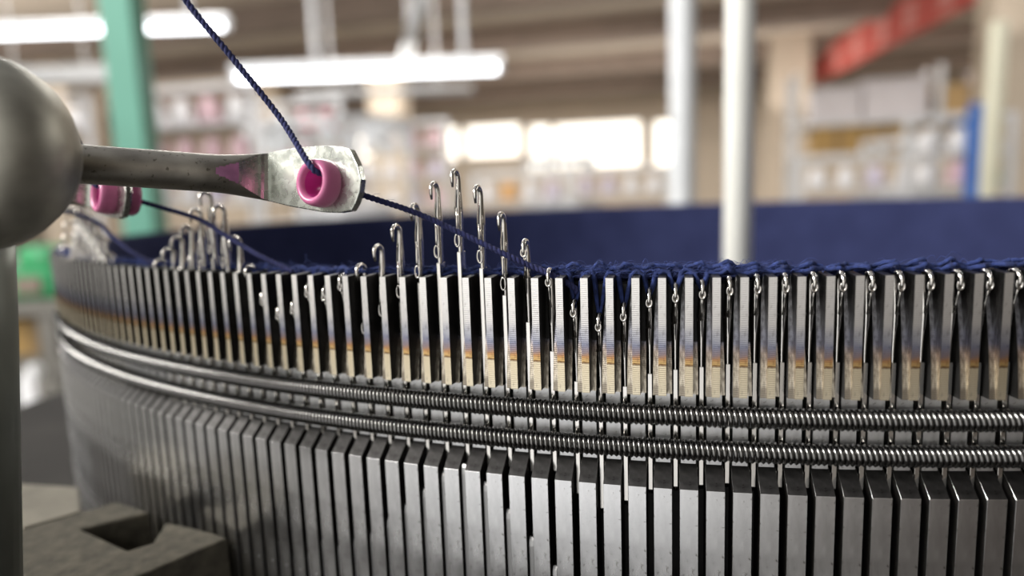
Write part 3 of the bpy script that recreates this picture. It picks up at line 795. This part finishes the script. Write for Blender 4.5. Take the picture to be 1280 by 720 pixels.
carton(1067, 1138, 110, zb1, M['bin'], 'storage_bin', 'widest white storage bin in the middle of the upper shelf', 'bin')
carton(1145, 1186, 116, zb1, M['carton2'], 'carton', 'dark brown carton between the white bins on the upper shelf', 'carton')
carton(1190, 1222, 102, zb1, M['bin'], 'storage_bin', 'white storage bin just left of the pale yellow post', 'bin')
carton(1262, 1300, 112, zb1, M['carton2'], 'carton', 'dark carton at the right end of the upper shelf', 'carton')
carton(1012, 1066, 160, zb2, M['carton'], 'carton', 'tan carton at the left end of the lower shelf', 'carton')
carton(1069, 1112, 162, zb2, M['carton'], 'carton', 'tan carton second from the left on the lower shelf', 'carton')
carton(1115, 1165, 161, zb2, M['carton2'], 'carton', 'dark brown carton on the lower shelf beside the blue box', 'carton')
carton(1170, 1194, 162, zb2, M['bluebox'], 'storage_bin', 'dark blue box low on the shelf', 'bin')
carton(1256, 1300, 158, zb2, M['carton'], 'carton', 'tan carton at the right end of the lower shelf', 'carton')
c = W(1222, 160, 5.0); mb = MB(); mb.box((c.x-.06, c.y-.05, FZ), (c.x+.06, c.y+.05, W(1222, 130, 5).z))
o = mb.build('control_column', M['bluebox'], None, scale=1.0, bevel=.01); tag(o, 'bright blue upright column left of the pale yellow post', 'column')

# things at the lower left, beyond the rim
def slab(name, u0, u1, v0, v1, d, dep, mat, label, cat, bev=.004):
    a, b_ = W(u0, v1, d), W(u1, v0, d)
    t = math.atan2(CR.y, CR.x); L = (u1-u0)/FPX*d; h = (v1-v0)/FPX*d
    e = W((u0+u1)/2, v1, d); mb = MB(); mb.box((-L/2, 0, 0), (L/2, dep, h))
    o = mb.build(name, mat, None, scale=1.0, bevel=bev); o.location = e; o.rotation_euler = (0, 0, t); tag(o, label, cat); return o
M['greenbox'] = simple('green_machine_paint', (.03, .30, .11), .45, 0, .15, 12)
M['dull'] = simple('dull_brown_grey_paint', (.16, .15, .13), .6, 0, .15, 8)
ws = empty('work_table', W(20, 470, 1.15)); ws.rotation_euler = (0, 0, math.atan2(CR.y, CR.x)); tag(ws, 'grey steel work table with shelf at far left below the rim', 'table')
z0 = FZ-ws.location.z; zt = W(20, 378, 1.15).z-ws.location.z; zm = W(20, 452, 1.15).z-ws.location.z
for nm, z in (('table_top', zt), ('lower_shelf', zm)):
    mb = MB(); mb.box((-.30, 0, z-.022), (.09, .4, z)); mb.build(nm, M['dull'], ws, scale=1.0)
for x in (-.28, .06):
    for y in (.02, .38):
        mb = MB(); mb.box((x-.015, y-.015, z0), (x+.015, y+.015, zt-.022)); mb.build('leg', M['dull'], ws, scale=1.0)
# green motor unit on the table, with a fan hood
a = ws.rotation_euler.z
def on_table(lx, ly, z): return (ws.location.x+lx*cos(a)-ly*sin(a), ws.location.y+lx*sin(a)+ly*cos(a), ws.location.z+z)
gm = empty('motor_unit', on_table(0, .1, zt), a); tag(gm, 'green motor unit standing on the work table at far left', 'motor')
mb = MB(); mb.box((-.06, -.05, 0), (.055, .09, .055)); mb.build('housing', M['greenbox'], gm, scale=1.0, bevel=.008)
mb = MB(); mb.tube([(-.04, .02, .066), (.04, .02, .066)], .026, 18); mb.build('motor_barrel', M['greenbox'], gm, scale=1.0, smooth=True)
mb = MB(); mb.box((-.015, -.056, .012), (.03, -.05, .04)); mb.build('terminal_cover', M['beam'], gm, scale=1.0)
cr_ = empty('carton', on_table(.0, .06, zm), a); tag(cr_, 'small brown carton under the work table top at far left', 'carton')
mb = MB(); mb.box((-.07, 0, 0), (.075, .14, .062)); mb.build('box', M['carton'], cr_, scale=1.0)
mb = MB(); mb.box((-.012, -.001, 0), (.012, .141, .063)); mb.build('tape', M['carton2'], cr_, scale=1.0)
mb = MB(); p = W(38, 520, .9)
mb.tube([W(52, 600, .75), W(50, 560, .78), W(40, 510, .82), W(36, 478, .86), W(44, 462, .9)], .011, 12)
o = mb.build('hose', M['pale'], None, scale=1.0, smooth=True); tag(o, 'pale bent hose at far left below the rim', 'hose')

# ------------------------------------------------------------------ light
w = bpy.data.worlds.new('hall_light'); scene.world = w; w.use_nodes = True
nt = w.node_tree; bg = nt.nodes['Background']
tc = N(nt, 'ShaderNodeTexCoord'); sx = N(nt, 'ShaderNodeSeparateXYZ'); nt.links.new(tc.outputs['Generated'], sx.inputs[0])
mz = N(nt, 'ShaderNodeMapRange'); mz.inputs['From Min'].default_value = -1; mz.inputs['From Max'].default_value = 1; nt.links.new(sx.outputs[2], mz.inputs[0])
rz = ramp(nt, mz.outputs[0], [(.0, (.04, .037, .032)), (.20, (.12, .115, .105)), (.31, (.42, .41, .40)), (.40, (.52, .51, .50)), (.46, (.82, .80, .78)), (.52, (1.25, 1.23, 1.18)), (.62, (1.1, 1.1, 1.08)), (.80, (.40, .40, .40)), (1, (.30, .30, .31))])
mx_ = N(nt, 'ShaderNodeMapRange'); mx_.inputs['From Min'].default_value = -1; mx_.inputs['From Max'].default_value = 1; nt.links.new(sx.outputs[0], mx_.inputs[0])
rx = ramp(nt, mx_.outputs[0], [(0, (.58, .575, .56)), (.05, (.82, .81, .79)), (.165, (1.2, 1.19, 1.18)), (.27, (1.38, 1.38, 1.37)), (.43, (1.38, 1.38, 1.39)), (.55, (1.1, 1.09, 1.08)), (.64, (.66, .63, .60)), (.75, (.30, .27, .25)), (.86, (.13, .11, .095)), (1, (.04, .036, .033))])
mm = N(nt, 'ShaderNodeMix', data_type='RGBA', blend_type='MULTIPLY'); mm.inputs[0].default_value = 1
nt.links.new(rz.outputs[0], mm.inputs[6]); nt.links.new(rx.outputs[0], mm.inputs[7]); 
dp = N(nt, 'ShaderNodeVectorMath', operation='DOT_PRODUCT'); dp.inputs[1].default_value = (-.26, -.91, -.32); nt.links.new(tc.outputs['Generated'], dp.inputs[0])
rp = ramp(nt, dp.outputs['Value'], [(.80, (0, 0, 0)), (.88, (.10, .10, .10)), (.95, (.52, .53, .54)), (1, (.72, .73, .75))])  # added bright patch low in front, put in to lift the lower bars
ad = N(nt, 'ShaderNodeMix', data_type='RGBA', blend_type='ADD'); ad.inputs[0].default_value = 1
nt.links.new(mm.outputs[2], ad.inputs[6]); nt.links.new(rp.outputs[0], ad.inputs[7]); nt.links.new(ad.outputs[2], bg.inputs[0])
bg.inputs[1].default_value = 1.0
def area(name, loc, target, sx_, sy_, power, col=(1, .97, .93)):
    l = bpy.data.lights.new(name, 'AREA'); l.shape = 'RECTANGLE'; l.size = sx_; l.size_y = sy_; l.energy = power; l.color = col
    o = bpy.data.objects.new(name, l); COL.objects.link(o); o.location = loc
    o.rotation_euler = (Vector(target)-Vector(loc)).to_track_quat('-Z', 'Y').to_euler(); return o
area('key_lamp', (-.85, -.80, .60), (.0, -.1, -.02), .9, .3, 15)
area('side_fill', (-3.2, -1.6, 2.2), (.0, 1.2, .2), 2.4, .8, 170)  # fill light added from the left to brighten the posts, no fixture there
for i, (y, pw) in enumerate(((4.6, 330), (11.0, 330), (14.1, 330), (17.4, 330))):
    for x in (-16, -4, 8): area('hall_lamp', (x, y, 3.3), (x, y+.02, -1), 7.0, .5, pw)
for i, (x, y) in enumerate(((-12, 8), (0, 8), (-14, 15), (0, 15))):
    area('ceiling_fill', (x, y, 1.7), (x, y+.02, 4), 8.0, 2.0, 120)  # unseen uplights added only to brighten the ceiling

# ------------------------------------------------------------------ camera
cam = bpy.data.cameras.new('camera'); co = bpy.data.objects.new('camera', cam); COL.objects.link(co)
m = Matrix.Identity(4)
for i in range(3): m[i][0], m[i][1], m[i][2], m[i][3] = CR[i], CU[i], -CF[i], CAM[i]
co.matrix_world = m
cam.sensor_width = 36; cam.sensor_fit = 'HORIZONTAL'; cam.lens = FPX/1280*36
cam.clip_start = .005; cam.clip_end = 200
cam.dof.use_dof = True; cam.dof.focus_distance = .081; cam.dof.aperture_fstop = cam.lens/2.25
scene.camera = co
scene.view_settings.view_transform = 'Standard'; scene.view_settings.look = 'None'
scene.view_settings.exposure = -.12; scene.view_settings.gamma = 1; scene.view_settings.use_curve_mapping = False
scene.cycles.use_denoising = True
scene.cycles.max_bounces = 8
